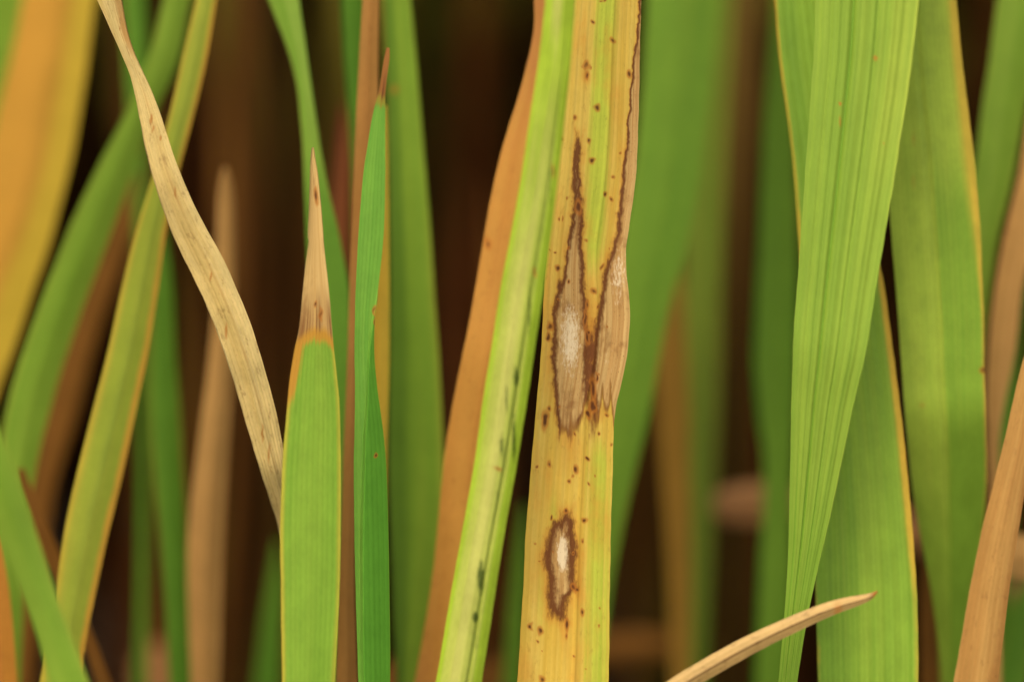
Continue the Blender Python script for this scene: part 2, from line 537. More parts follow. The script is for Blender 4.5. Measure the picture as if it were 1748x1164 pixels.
# ------------------------------------------------------------------ the crop behind
def crop():
    q = NT('crop_blades')
    tc = q.attr('hc').outputs['Vector']            # (tint, height, along)
    sx = q.n('ShaderNodeSeparateXYZ'); q.l(tc, sx.inputs[0])
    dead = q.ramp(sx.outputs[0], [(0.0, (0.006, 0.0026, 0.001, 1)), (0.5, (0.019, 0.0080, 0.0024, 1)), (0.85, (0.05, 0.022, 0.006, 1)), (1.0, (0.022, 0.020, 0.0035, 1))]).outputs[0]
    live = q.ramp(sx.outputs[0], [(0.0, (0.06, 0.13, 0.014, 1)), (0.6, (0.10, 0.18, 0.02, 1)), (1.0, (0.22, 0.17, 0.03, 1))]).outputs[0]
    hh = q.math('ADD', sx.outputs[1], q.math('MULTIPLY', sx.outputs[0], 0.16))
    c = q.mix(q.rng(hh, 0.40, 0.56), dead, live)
    p = q.n('ShaderNodeBsdfPrincipled'); q.l(c, p.inputs['Base Color']); p.inputs['Roughness'].default_value = .8
    p.inputs['Specular IOR Level'].default_value = .0
    tr = q.n('ShaderNodeBsdfTranslucent'); q.l(c, tr.inputs[0])
    ms = q.n('ShaderNodeMixShader'); ms.inputs[0].default_value = .2
    q.l(p.outputs[0], ms.inputs[1]); q.l(tr.outputs[0], ms.inputs[2]); q.l(ms.outputs[0], q.out.inputs[0])
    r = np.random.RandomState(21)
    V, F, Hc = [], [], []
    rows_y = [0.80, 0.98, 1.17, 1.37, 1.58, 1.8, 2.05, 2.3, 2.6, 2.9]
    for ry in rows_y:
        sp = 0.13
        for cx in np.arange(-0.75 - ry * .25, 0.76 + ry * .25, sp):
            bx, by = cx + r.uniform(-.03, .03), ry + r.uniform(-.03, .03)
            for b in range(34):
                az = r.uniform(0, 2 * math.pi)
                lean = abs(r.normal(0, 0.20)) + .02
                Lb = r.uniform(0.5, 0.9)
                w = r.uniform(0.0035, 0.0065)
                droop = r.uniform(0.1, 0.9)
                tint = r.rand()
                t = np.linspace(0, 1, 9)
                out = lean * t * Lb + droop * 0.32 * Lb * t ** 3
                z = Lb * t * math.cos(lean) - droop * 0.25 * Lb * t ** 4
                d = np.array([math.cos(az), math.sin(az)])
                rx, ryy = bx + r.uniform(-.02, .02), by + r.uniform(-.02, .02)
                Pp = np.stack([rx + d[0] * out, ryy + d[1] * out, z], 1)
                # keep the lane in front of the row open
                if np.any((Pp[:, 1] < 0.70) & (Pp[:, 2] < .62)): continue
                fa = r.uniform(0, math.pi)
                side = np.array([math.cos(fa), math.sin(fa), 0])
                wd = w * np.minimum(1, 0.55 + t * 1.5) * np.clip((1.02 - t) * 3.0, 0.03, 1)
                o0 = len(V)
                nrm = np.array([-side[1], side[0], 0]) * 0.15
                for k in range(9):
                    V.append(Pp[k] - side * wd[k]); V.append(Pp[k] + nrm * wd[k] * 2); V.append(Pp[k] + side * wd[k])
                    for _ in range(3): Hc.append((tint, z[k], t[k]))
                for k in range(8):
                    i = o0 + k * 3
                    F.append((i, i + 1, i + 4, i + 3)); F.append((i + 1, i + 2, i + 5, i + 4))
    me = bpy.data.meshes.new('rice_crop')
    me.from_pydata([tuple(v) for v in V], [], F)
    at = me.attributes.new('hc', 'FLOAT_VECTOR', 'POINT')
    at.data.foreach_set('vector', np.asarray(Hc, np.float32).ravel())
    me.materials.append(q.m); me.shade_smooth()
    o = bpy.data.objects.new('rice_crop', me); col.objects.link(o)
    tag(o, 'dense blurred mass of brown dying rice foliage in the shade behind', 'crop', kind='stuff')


crop()

# ------------------------------------------------------------------ leaves
Z0 = lambda px, py, u, ar: np.zeros_like(px)
STRAW = (C(196, 158, 92), C(222, 190, 126), C(140, 96, 50), C(206, 146, 52))


def edges_yellow(l=0.0, r=0.0, wl=.25, wr=.25, y0=-2000, y1=4000):
    def f(px, py, u, ar):
        k = smooth(y0 - 120, y0 + 120, py) * (1 - smooth(y1 - 120, y1 + 120, py))
        return k * np.maximum(l * smooth(1 - wl, 1.0, -u), r * smooth(1 - wr, 1.0, u))
    return f


# --- the diseased leaf in the middle
LES_A = region([(235, 984, 988), (300, 981, 991), (350, 979, 992), (400, 974, 991), (450, 965, 994), (500, 954, 999), (550, 946, 1003),
                (600, 943, 1004), (650, 944, 1003), (690, 948, 1002), (730, 953, 992), (775, 957, 972)])
LES_C = region([(886, 962, 970), (896, 948, 975), (910, 944, 974), (930, 940, 979), (950, 937, 978), (966, 935, 977), (985, 939, 977), (998, 940, 980), (1008, 941, 976), (1018, 940, 965), (1032, 941, 963), (1048, 944, 960)])
MB_Y = [-900, 0, 60, 100, 150, 220, 300, 370, 420, 470, 520, 570, 620, 660, 690]
MB_X = [1120, 1092, 1089, 1083, 1077, 1072, 1065, 1056, 1047, 1034, 1024, 1017, 1012, 1010, 1014]


def les_b(px, py):
    return np.minimum((px - np.interp(py, MB_Y, MB_X)) * (1 + 1.3 * (1 - smooth(150, 420, py))), (770 - py) * 0.4)


def main_les(px, py, u, ar):
    xa, ya = warp(px, py, .8)
    xc, yc = warp(px, py, .45)
    xb, yb = warp(px, py, .55)
    d = np.maximum(np.maximum(LES_A(xa, ya), LES_C(xc, yc) * .62 + 1.8), les_b(xb, np.where(py < 640, py, yb)))
    bridge = 5 * gauss(px, py, 1008, 640, 16, 70) - 3 + 7 * vnoise(px / 8, py / 14)      # brown tissue joining the two
    return np.where((py > 540) & (py < 760) & (np.abs(px - 1008) < 22), np.maximum(d, np.minimum(bridge, 3)), d).clip(-60, 60)


def main_wht(px, py, u, ar):
    return np.maximum.reduce([.85 * gauss(px, py, 974, 580, 20, 70), 1.5 * gauss(px, py, 961, 945, 9, 30), .62 * gauss(px, py, 1056, 470, 17, 60),
                              .3 * gauss(px, py, 1040, 600, 18, 60)])


def main_fade(px, py, u, ar):
    lim = np.where(px < 1006, 706, 690) + 90 * vnoise(px / 7 + 3, py / 60) + 40 * vnoise(px / 3.5, py / 25)
    return np.where(py > 820, 1.0, np.maximum(1.15 * (1 - smooth(lim - 60, lim + 60, py)), 0))


def main_gr(px, py, u, ar):
    line = np.interp(py, [0, 450], [1036, 1012])
    g = 0.95 * np.exp(-((px - line) / 20) ** 2) * (1 - smooth(380, 520, py))
    g2 = 0.75 * np.exp(-((px - 1022) / 24) ** 2) * smooth(700, 800, py)
    g3 = 0.55 * gauss(px, py, 946, 880, 9, 60) + .5 * gauss(px, py, 1000, 1120, 12, 160) + .45 * gauss(px, py, 925, 1010, 12, 120)
    return np.maximum(np.maximum(g, g2), g3)


def main_og(px, py, u, ar):
    return np.maximum.reduce([.30 + .5 * vnoise(px / 26, py / 90) + .3 * vnoise(px / 9, py / 200 + 8), .8 * gauss(px, py, 1008, 590, 16, 130), .55 * gauss(px, py, 975, 760, 40, 80), .8 * gauss(px, py, 1015, 700, 30, 26), .5 * gauss(px, py, 960, 420, 22, 160),
                              .55 * gauss(px, py, 935, 650, 14, 140), .7 * gauss(px, py, 1000, 130, 10, 22), .5 * gauss(px, py, 983, 205, 10, 12),
                              .5 * gauss(px, py, 958, 900, 24, 60), .4 * gauss(px, py, 1045, 350, 16, 90), .35 * gauss(px, py, 920, 1090, 22, 60)])


SPOT_MAIN = [(1001, 112, 8, 9), (1003, 130, 4, 9), (1018, 185, 6, 8), (961, 241, 5, 6), (1006, 243, 5, 6), (1011, 276, 6, 6), (1046, 68, 5, 5), (1014, 40, 4, 4),
             (1033, 330, 4, 5), (1044, 337, 4, 5), (988, 355, 6, 14), (1000, 410, 5, 5), (1028, 455, 4, 5), (952, 456, 5, 6), (1014, 497, 6, 7), (1075, 125, 5, 9),
             (931, 720, 8, 17), (938, 793, 5, 8), (973, 822, 4, 5), (1004, 782, 4, 4), (965, 872, 4, 5), (998, 888, 6, 5), (996, 922, 4, 4), (995, 1045, 6, 7),
             (968, 1066, 6, 13), (967, 1085, 4, 8), (923, 1077, 6, 9), (906, 1070, 5, 7), (926, 1160, 7, 8), (1012, 690, 8, 15), (1004, 705, 6, 8), (940, 560, 6, 12),
             (938, 580, 5, 7), (983, 205, 4, 5), (936, 700, 4, 6), (918, 800, 3, 3), (980, 1000, 6, 9), (985, 1003, 4, 5), (943, 885, 3, 3),
             (1045, 757, 3, 3), (1013, 660, 7, 22), (1020, 640, 4, 10), (1036, 705, 4, 4), (984, 800, 4, 10), (978, 813, 4, 4), (1000, 545, 4, 20), (1003, 575, 5, 14), (1002, 520, 4, 10)]
_r = np.random.RandomState(5)
for _ in range(34):
    y_ = _r.uniform(0, 1160)
    SPOT_MAIN.append((np.interp(y_, [0, 600, 1164], [1030, 990, 962]) + _r.uniform(-62, 62), y_, _r.uniform(1.6, 3.2), _r.uniform(1.8, 4)))
leaf('rice_leaf', 'broad yellow diseased rice leaf with grey centred brown lesions and dark specks',
     [(-10, 974, 1096), (100, 965, 1093), (200, 957, 1091), (300, 947, 1086), (360, 942, 1078), (420, 936, 1069), (470, 932, 1070), (530, 929, 1075), (600, 924, 1071), (650, 920, 1061),
      (700, 915, 1051), (800, 908, 1047), (900, 900, 1044), (1000, 894, 1042), (1100, 888, 1041), (1180, 883, 1040)], 0.500,
     leaf_material('diseased_leaf', C(208, 176, 72), C(214, 188, 92), ('gr', 'og', 'ye', 'les', 'spot'), yellow=C(212, 180, 70), orange=C(198, 146, 58), green=C(184, 196, 70),
                   transl=.22, vein=.16, mottle=.22, wear=.25),
     nu=81, step=2.2, roll=8, fold=.10, midrib=.22, uneven=.012, top=(.03, .02, .16),
     profile=lambda u, py, ar: 0.10 * smooth(.5, 1, u) * smooth(150, 480, py) * (1 - smooth(560, 760, py)) + .004 * np.cos(u * 26) + .02 * np.exp(-((u - .22) / .05) ** 2),
     feats={'gr': main_gr, 'og': main_og, 'ye': edges_yellow(.6, .3, .2, .15), 'les': main_les, 'wht': main_wht, 'fade': main_fade, 'spot': spots(SPOT_MAIN)},
     parts=[('withered_margin', lambda x, y, u: (les_b(x, y) > -1) & (y < 700)), ('lesion', lambda x, y, u: (LES_A(x, y) > -2) & (y < 735)), ('lesion', lambda x, y, u: LES_C(x, y) > -2)])

# --- rolled bright leaf crossing it
GRV = lambda py: np.interp(py, [0, 300, 600, 1164], [.62, .58, .50, .42])
leaf('rice_leaf', 'bright lime rolled rice leaf with a groove and dark green bruises beside the lesioned leaf',
     [(-10, 932, 983), (100, 920, 975), (200, 905, 964), (300, 890, 953), (400, 872, 941), (500, 853, 927), (600, 838, 912), (700, 822, 897), (800, 808, 881), (900, 790, 863),
      (1000, 772, 847), (1100, 755, 832), (1180, 741, 820)], [(0, .484), (1164, .492)],
     leaf_material('rolled_leaf', C(152, 174, 64), C(176, 188, 88), ('gr', 'ye', 'dark', 'spot'), yellow=C(190, 194, 106), green=C(158, 188, 52), transl=.28, vein=.10, mottle=.35),
     nu=61, step=2.6, roll=-6, fold=0, midrib=None, uneven=.01, top=(.02, .03, .15),
     profile=lambda u, py, ar: .32 * (1 - np.abs(u) ** 2.4) - (.06 + .07 * smooth(500, 700, py)) * np.exp(-((u - GRV(py)) / .07) ** 2) + .012 * np.cos(u * 13 + 2 * np.sin(ar * 40)) * (u < .4) + .03 * np.sin(ar * 130 + u) + .02 * np.sin(ar * 310 + 2 * u),
     feats={'gr': lambda x, y, u, a: np.maximum.reduce([smooth(.55, .95, -u), smooth(.55, .7, u), 1 - smooth(0, 420, y)]) * .8,
            'ye': lambda x, y, u, a: .8 * np.exp(-((u + .1) / .35) ** 2) * smooth(150, 500, y) + .7 * np.exp(-((u + .2) / .5) ** 2) * (1 - smooth(0, 200, y)),
            'dark': lambda x, y, u, a: np.maximum.reduce([(.08 + .25 * smooth(540, 700, y) * (1 - smooth(860, 960, y))) * np.exp(-((u - GRV(y)) / .06) ** 2), .8 * gauss(x, y, 882, 640, 7, 26), .75 * gauss(x, y, 866, 680, 3, 40), .7 * gauss(x, y, 858, 760, 6, 34), .9 * gauss(x, y, 822, 980, 8, 36),  # first term paints crease shade along the groove; the blobs are bruises
                                                          gauss(x, y, 813, 1050, 6, 12), .8 * gauss(x, y, 878, 740, 5, 60), .8 * gauss(x, y, 905, 520, 3, 70), .7 * gauss(x, y, 940, 310, 3, 60),
                                                          .5 * gauss(x, y, 850, 840, 6, 40), .45 * gauss(x, y, 815, 1090, 8, 60)]),
            'spot': spots([(913, 462, 4, 8), (852, 798, 9, 4), (944, 290, 2, 12)])},
     parts=[('rolled_edge', lambda x, y, u: u > GRV(y))])

# --- rust coloured leaf behind the rolled one
leaf('dry_rice_leaf', 'orange brown dying rice leaf running behind the lime rolled leaf',
     [(-10, 911, 955), (60, 909, 952), (150, 888, 944), (250, 858, 930), (300, 845, 922), (400, 825, 905), (500, 808, 888), (600, 790, 870), (700, 770, 852), (800, 754, 838),
      (900, 745, 824), (1000, 735, 812), (1100, 718, 796), (1180, 703, 784)], [(0, .512), (600, .512), (1164, .520)],
     leaf_material('rust_leaf', C(184, 130, 58), C(192, 142, 66), ('og', 'spot'), orange=C(170, 114, 62), transl=.3, vein=.14, mottle=.22, wear=.3),
     nu=31, step=4, roll=-14, fold=.12, midrib=.1, uneven=.02, top=(.03, .03, .1),
     feats={'og': lambda x, y, u, a: .7 * (1 - smooth(0, 420, y)) + .4 * smooth(800, 1100, y), 'spot': spots([(832, 420, 9, 12)])})

# --- green leaf with straw tip
TIPX = lambda px, py: (566 + 0.018 * (px - 541) ** 2) - py


def l4_tip(px, py, u, ar):
    d = TIPX(px, py)
    left = (20 - (px - (np.interp(py, [500, 560, 620, 700, 800], [512, 511, 500, 488, 479])))) * (1 - smooth(620, 740, py)) * 1.6 - 24
    return np.maximum(d * .8, np.minimum(left, -6)).clip(-80, 80)


leaf('rice_leaf', 'upright green rice leaf with a pale straw pointed tip ringed in orange',
     [(252, 533.5, 535), (275, 531, 538), (300, 530, 542), (350, 528.5, 547), (400, 526, 551), (414, 527, 552), (450, 522, 556), (500, 517, 562), (560, 511, 567), (600, 503, 571), (650, 495, 576),
      (700, 490, 580), (800, 482, 582), (900, 479, 582), (1000, 480, 580), (1100, 481, 575), (1180, 482, 571)], [(250, .497), (1164, .492)],
     leaf_material('tipped_leaf', C(122, 166, 52), C(134, 172, 58), ('ye', 'tip', 'spot'), yellow=C(186, 176, 62), tipc=(C(204, 166, 104), C(226, 194, 134), C(142, 98, 54), C(198, 148, 56)),
                   transl=.3, vein=.22, mottle=.3), nu=49, step=2.4, roll=6, fold=.06, midrib=0.0, tip=True, uneven=.012,
     profile=lambda u, py, ar: .35 * smooth(560, 330, py) * u ** 2,
     feats={'ye': lambda x, y, u, a: np.maximum(.72 * smooth(.7, 1, -u), .66 * smooth(.66, 1, u)), 'tip': l4_tip,
            'spot': spots([(548, 536, 4, 14), (541, 335, 4, 16), (538, 520, 3, 6)])},
     parts=[('withered_tip', lambda x, y, u: TIPX(x, y) > 0)])

# --- twisted straw leaf
leaf('dry_rice_leaf', 'twisted straw coloured dead rice leaf slanting down behind the orange ringed leaf',
     [(-10, 164, 206), (50, 190, 216), (90, 207, 228), (125, 221, 244), (160, 230, 260), (200, 238, 275), (250, 248, 292), (300, 261, 310), (350, 277, 331), (400, 296, 357), (450, 320, 384), (500, 344, 407),
      (550, 365, 428), (600, 383, 444), (650, 400, 459), (700, 415, 471), (750, 430, 481), (800, 445, 491), (850, 461, 503), (900, 476, 514), (1000, 495, 540), (1180, 515, 570)],
     [(0, .500), (300, .496), (600, .499), (800, .503), (900, .508), (1164, .515)],
     leaf_material('straw_leaf', C(216, 190, 120), C(228, 206, 142), ('og', 'spot'), orange=C(190, 150, 88), transl=.25, vein=.16, mottle=.45, wear=.55),
     nu=41, step=2.6, roll=5, fold=.16, midrib=None, uneven=.035, ripple=.05, top=(-.02, .02, .08),
     profile=lambda u, py, ar: .5 * (1 - smooth(20, 190, py)) * u + .04 * np.cos(u * 7 + 1) * smooth(200, 500, py) + .02 * np.cos(u * 31),
     feats={'og': lambda x, y, u, a: np.maximum(.8 * (1 - smooth(40, 180, y)) * smooth(-.2, .6, u), .5 * np.exp(-((u - .1) / .12) ** 2)), 'spot': lambda x, y, u, a: .56 * spots([(262, 221, 4, 9), (206, 50, 2, 4), (274, 240, 3, 6), (460, 772, 3, 22), (447, 738, 3, 18), (257, 205, 3, 10), (300, 330, 3, 12), (385, 560, 3, 16), (360, 470, 3, 10)])(x, y, u, a)},
     parts=[('twist', lambda x, y, u: y < 128)])

# --- yellow edged leaf on the left
leaf('rice_leaf', 'slanting green rice leaf with yellow and orange margins crossed by the straw leaf',
     [(-10, 338, 371), (100, 312, 353), (200, 289, 330), (300, 262, 304), (400, 232, 284), (500, 207, 270), (600, 185, 254), (700, 160, 233), (800, 135, 212), (900, 112, 188), (1000, 97, 166),
      (1100, 82, 146), (1180, 66, 134)], [(0, .524), (1164, .514)],
     leaf_material('yellow_edged_leaf', C(162, 180, 62), C(176, 184, 68), ('ye', 'og', 'gr'), yellow=C(202, 186, 68), orange=C(214, 170, 66), green=C(134, 162, 58), transl=.3, vein=.12),
     nu=25, step=5, roll=10, fold=.14, midrib=.05, uneven=.012, top=(.03, .02, .1),
     feats={'ye': edges_yellow(.9, .9, .55, .5), 'og': lambda x, y, u, a: .95 * smooth(.52, .9, u), 'gr': lambda x, y, u, a: .5 * np.exp(-((u - .05) / .3) ** 2)})

G1 = leaf_material('soft_green', C(122, 160, 48), C(134, 168, 56), ('ye',), yellow=C(160, 164, 60))
G2 = leaf_material('deep_green', C(84, 132, 34), C(98, 142, 40), ('ye',), yellow=C(140, 150, 44))
BR = leaf_material('dull_brown', C(112, 74, 30), C(128, 88, 38), (), mottle=.35, wear=.3, spec=.05)
TAN = leaf_material('dull_tan', C(186, 142, 80), C(200, 158, 94), (), mottle=.3, wear=.3)
OR = leaf_material('dull_orange', C(200, 140, 54), C(186, 122, 52), (), mottle=.25, wear=.2)
PK = leaf_material('pinkish_straw', C(150, 106, 64), C(164, 120, 76), (), mottle=.3)


def soft(name, label, edges, depth, mat, **kw):
    kw.setdefault('nu', 15); kw.setdefault('step', 9); kw.setdefault('fold', .14); kw.setdefault('uneven', .015)
    kw.setdefault('midrib', 0.0)
    return leaf(name, label, edges, depth, mat, **kw)


YE = {'ye': edges_yellow(.5, .5, .3, .3)}
soft('rice_leaf', 'blurred green rice leaf arching beside the yellow edged one towards the orange leaf',
     [(-10, 282, 327), (100, 254, 306), (200, 212, 262), (300, 162, 226), (400, 116, 190), (500, 76, 152), (600, 40, 116), (700, 12, 86), (800, -2, 62), (900, -10, 48), (1180, -20, 34)],
     [(0, .545), (1164, .535)], G1, feats=YE, roll=12, top=(.05, .02, .08))
soft('rice_leaf', 'narrow blurred green rice blade seen just behind the top of the straw leaf',
     [(-10, 208, 246), (100, 214, 250), (200, 220, 248), (300, 226, 246), (420, 232, 246), (600, 236, 250), (900, 236, 252), (1180, 230, 250)], .575, G2, feats=YE)
soft('dry_rice_leaf', 'broad blurred orange and yellow rice leaf leaning before the arching green one',
     [(-10, 42, 166), (100, 22, 151), (200, -2, 136), (300, -22, 116), (400, -44, 90), (500, -72, 56), (600, -98, 22), (700, -132, -14), (900, -190, -80), (1180, -270, -180)], [(0, .447), (1164, .455)],
     leaf_material('orange_leaf', C(212, 162, 64), C(208, 156, 62), ('ye',), yellow=C(222, 192, 68)), feats={'ye': lambda x, y, u, a: .9 * smooth(-.2, .7, u) + .3 * smooth(250, 600, y)},
     roll=10, nu=21, top=(.03, .03, .1))
soft('rice_leaf', 'blurred green rice leaf showing beyond the broad orange leaf',
     [(-10, -70, 62), (100, -80, 40), (200, -90, 15), (400, -120, -30), (700, -160, -100), (1180, -200, -150)], .47, G1, feats=YE, top=(.0, .03, .1))
soft('rice_leaf', 'green rice leaf slanting across the foot of the yellow edged leaf',
     [(560, -150, -105), (640, -108, -58), (731, -62, 0), (825, -26, 33), (954, 15, 76), (1063, 56, 112), (1180, 88, 156)], .475, G1, feats=YE, roll=-10, top=(-.06, .0, .12))
soft('dry_rice_leaf', 'narrow brown dead rice leaf passing under the slanting green leaf',
     [(800, 28, 42), (840, 36, 56), (900, 58, 84), (960, 82, 108), (1030, 110, 138), (1090, 140, 162), (1180, 168, 196)], .53, BR, tip=True)
soft('dry_rice_leaf', 'golden blurred rice leaf at the foot of the slanting green leaf',
     [(880, -22, -6), (960, -22, 8), (1050, -20, 20), (1180, -20, 30)], .52, OR, tip=True)
soft('dry_rice_leaf', 'blurred brown rice leaf between the arching green and the yellow edged leaves',
     [(300, 226, 240), (340, 208, 242), (450, 166, 206), (600, 108, 158), (700, 80, 132), (830, 52, 94), (1000, 30, 70), (1180, 15, 55)], .575, BR, tip=True)
soft('rice_leaf', 'slim blurred green rice blade standing behind the foot of the straw leaf',
     [(380, 268, 280), (440, 266, 290), (500, 262, 296), (600, 258, 300), (700, 258, 308), (800, 263, 313), (900, 272, 318), (1000, 280, 322), (1180, 291, 331)], .55, G2, feats=YE, tip=True, roll=14)
soft('dry_rice_leaf', 'blurred upright tan dead leaf tip behind the twisted straw leaf',
     [(285, 382, 388), (315, 376, 396), (350, 373, 400), (420, 371, 402), (500, 368, 403), (600, 360, 400), (700, 348, 396), (800, 335, 391), (900, 325, 386), (1000, 323, 381), (1180, 328, 376)], .545, TAN, tip=True, roll=15, fold=.3)
soft('rice_leaf', 'tapering green rice leaf twisting behind the orange ringed straw tip',
     [(-10, 454, 509), (77, 488, 521), (144, 506, 530), (206, 513, 539), (258, 517, 547), (320, 519, 559), (412, 522, 580), (490, 527, 593), (540, 531, 595), (620, 536, 598), (800, 540, 596), (1180, 545, 590)],
     .525, leaf_material('twisting_green', C(138, 172, 68), C(116, 156, 50), ('gr', 'ye'), yellow=C(150, 170, 70), green=C(96, 142, 42)), nu=21, step=6, roll=-12,
     feats={'ye': edges_yellow(.4, .3), 'gr': lambda x, y, u, a: .9 * smooth(180, 420, y)}, top=(-.04, .03, .12))
soft('dry_rice_leaf', 'thin orange brown dead leaf standing behind the green leaf with the brown tip',
     [(-10, 620, 648), (100, 614, 646), (200, 609, 646), (300, 605, 642), (400, 601, 632), (500, 597, 622), (600, 594, 614), (700, 590, 611), (800, 586, 608), (900, 583, 607), (1000, 579, 607), (1180, 574, 612)], .515,
     leaf_material('rust_strip', C(180, 134, 70), C(170, 122, 62), (), wear=.2), nu=17, step=6, roll=18)
soft('rice_leaf', 'dark green blurred rice blade beside the thin orange brown leaf',
     [(-10, 584, 626), (100, 589, 628), (200, 597, 630), (300, 602, 628), (500, 604, 626), (800, 596, 616), (1180, 586, 606)], .54, G2, feats=YE, roll=20)
soft('dry_rice_leaf', 'blurred reddish brown leaf tip between two green blades',
     [(178, 582, 586), (230, 576, 594), (300, 570, 600), (400, 563, 598), (500, 560, 596), (800, 555, 590), (1180, 550, 585)], .56,
     leaf_material('red_brown', C(136, 78, 40), C(120, 66, 34), ()), tip=True)


# --- folded green leaf with brown tip
def fold_line(py): return np.interp(py, [480, 520, 560, 640, 740, 900, 1100], [1.1, .95, .75, .25, -.28, -.55, -.7])


leaf('rice_leaf', 'green folded rice leaf ending in a thin brown shrivelled tip',
     [(82, 660, 665), (100, 656, 665), (130, 651, 661), (160, 646, 658), (180, 640, 658), (220, 632, 658), (260, 626, 658), (300, 620, 658), (400, 612, 655), (500, 607, 645), (545, 606, 640), (600, 605, 639), (660, 606, 644), (740, 605, 655),
      (800, 604, 660), (900, 605, 664), (1000, 607, 666), (1100, 610, 667), (1180, 612, 667)], [(80, .506), (1164, .498)],
     leaf_material('folded_leaf', C(104, 162, 56), C(116, 168, 60), ('tip', 'ye', 'gr', 'spot'), yellow=C(160, 180, 60), green=C(90, 152, 44),
                   tipc=(C(156, 100, 48), C(178, 124, 66), C(112, 66, 32), C(150, 140, 50)), vein=.2, mottle=.3),
     nu=45, step=2.8, roll=4, fold=.05, tip=True, uneven=.012,
     profile=lambda u, py, ar: .5 * smooth(fold_line(py) - .12, fold_line(py) + .05, u) * smooth(480, 600, py) - .55 * np.maximum(0, u - fold_line(py)) * smooth(480, 600, py),
     feats={'tip': lambda x, y, u, a: (170 - y).clip(-60, 60), 'ye': edges_yellow(.2, .5, .1, .12), 'gr': lambda x, y, u, a: .95 * smooth(-.03, .06, u - fold_line(y)) * smooth(480, 560, y),
            'spot': spots([(639, 528, 4, 11), (640, 555, 2, 22), (641, 778, 4, 5)])},
     parts=[('withered_tip', lambda x, y, u: y < 172), ('folded_flap', lambda x, y, u: (u > fold_line(y)) & (y > 500))])
soft('dry_rice_leaf', 'narrow yellow strip of leaf showing beside the fold of the green leaf',
     [(180, 656, 660), (240, 648, 662), (300, 640, 663), (400, 636, 664), (600, 636, 664), (700, 640, 662), (800, 640, 660), (1180, 630, 655)], .519,
     leaf_material('yellow_strip', C(206, 164, 50), C(196, 170, 60), ()), tip=True)
leaf('rice_leaf', 'wide smooth green rice leaf with one small orange spot',
     [(-10, 654, 698), (100, 658, 708), (200, 660, 716), (300, 662, 724), (400, 663, 732), (500, 663, 738), (600, 662, 745), (700, 660, 750), (800, 660, 753), (900, 664, 750), (1000, 668, 740), (1100, 672, 724), (1180, 676, 712)],
     .532, leaf_material('wide_green', C(118, 156, 44), C(128, 160, 48), ('ye', 'spot', 'gr'), yellow=C(150, 164, 54), green=C(92, 128, 36)), nu=25, step=6, roll=-20, fold=.2, midrib=-.1,
     feats={'ye': edges_yellow(.0, .6, .3, .5), 'gr': lambda x, y, u, a: .8 * smooth(.3, -.6, u), 'spot': lambda x, y, u, a: .48 * gauss(x, y, 673, 152, 9, 10)}, top=(.0, .03, .1))  # side shading painted in: deeper green on the left, paler towards the right margin

# --- right of the diseased leaf
soft('rice_leaf', 'large blurred green rice leaf directly behind the diseased yellow leaf',
     [(-10, 1104, 1228), (100, 1098, 1217), (200, 1090, 1206), (300, 1078, 1194), (400, 1062, 1174), (500, 1050, 1148), (600, 1040, 1126), (700, 1030, 1108), (800, 1020, 1084), (900, 1010, 1062), (1000, 1000, 1044), (1180, 980, 1020)],
     .555, leaf_material('mid_green', C(106, 150, 44), C(118, 156, 48), ('ye',), yellow=C(130, 150, 44)), feats={'ye': edges_yellow(.2, .3)}, nu=21, roll=-8, top=(.04, .04, .1))
soft('rice_leaf', 'olive green blurred rice leaf behind the large blurred green leaf',
     [(-10, 1214, 1252), (150, 1190, 1244), (300, 1170, 1236), (500, 1166, 1230), (700, 1166, 1226), (900, 1162, 1216), (1180, 1160, 1202)], .60,
     leaf_material('olive', C(110, 142, 44), C(120, 138, 46), ()))
soft('dry_rice_leaf', 'blurred golden brown leaf tip before the olive green leaf',
     [(415, 1148, 1152), (450, 1140, 1160), (500, 1131, 1166), (600, 1122, 1172), (700, 1124, 1176), (800, 1130, 1177), (900, 1136, 1180), (1000, 1140, 1180), (1180, 1146, 1180)], .585,
     leaf_material('golden_brown', C(158, 122, 44), C(146, 110, 42), ()), tip=True)
soft('dry_rice_leaf', 'brown blurred dead leaf hanging behind the olive green leaf',
     [(-10, 1246, 1296), (150, 1240, 1282), (300, 1238, 1268), (450, 1240, 1258), (700, 1240, 1252), (1180, 1236, 1248)], .66, leaf_material('olive_brown', C(104, 80, 34), C(92, 74, 32), (), spec=.05))
soft('rice_leaf', 'dark green blurred rice leaf standing beside the ribbed bright leaf',
     [(-10, 1322, 1356), (100, 1312, 1356), (200, 1304, 1358), (400, 1296, 1362), (600, 1288, 1362), (700, 1294, 1358), (800, 1304, 1354), (1000, 1296, 1352), (1180, 1288, 1344)], .575,
     leaf_material('dark_green', C(94, 136, 36), C(104, 142, 40), ()), nu=17)
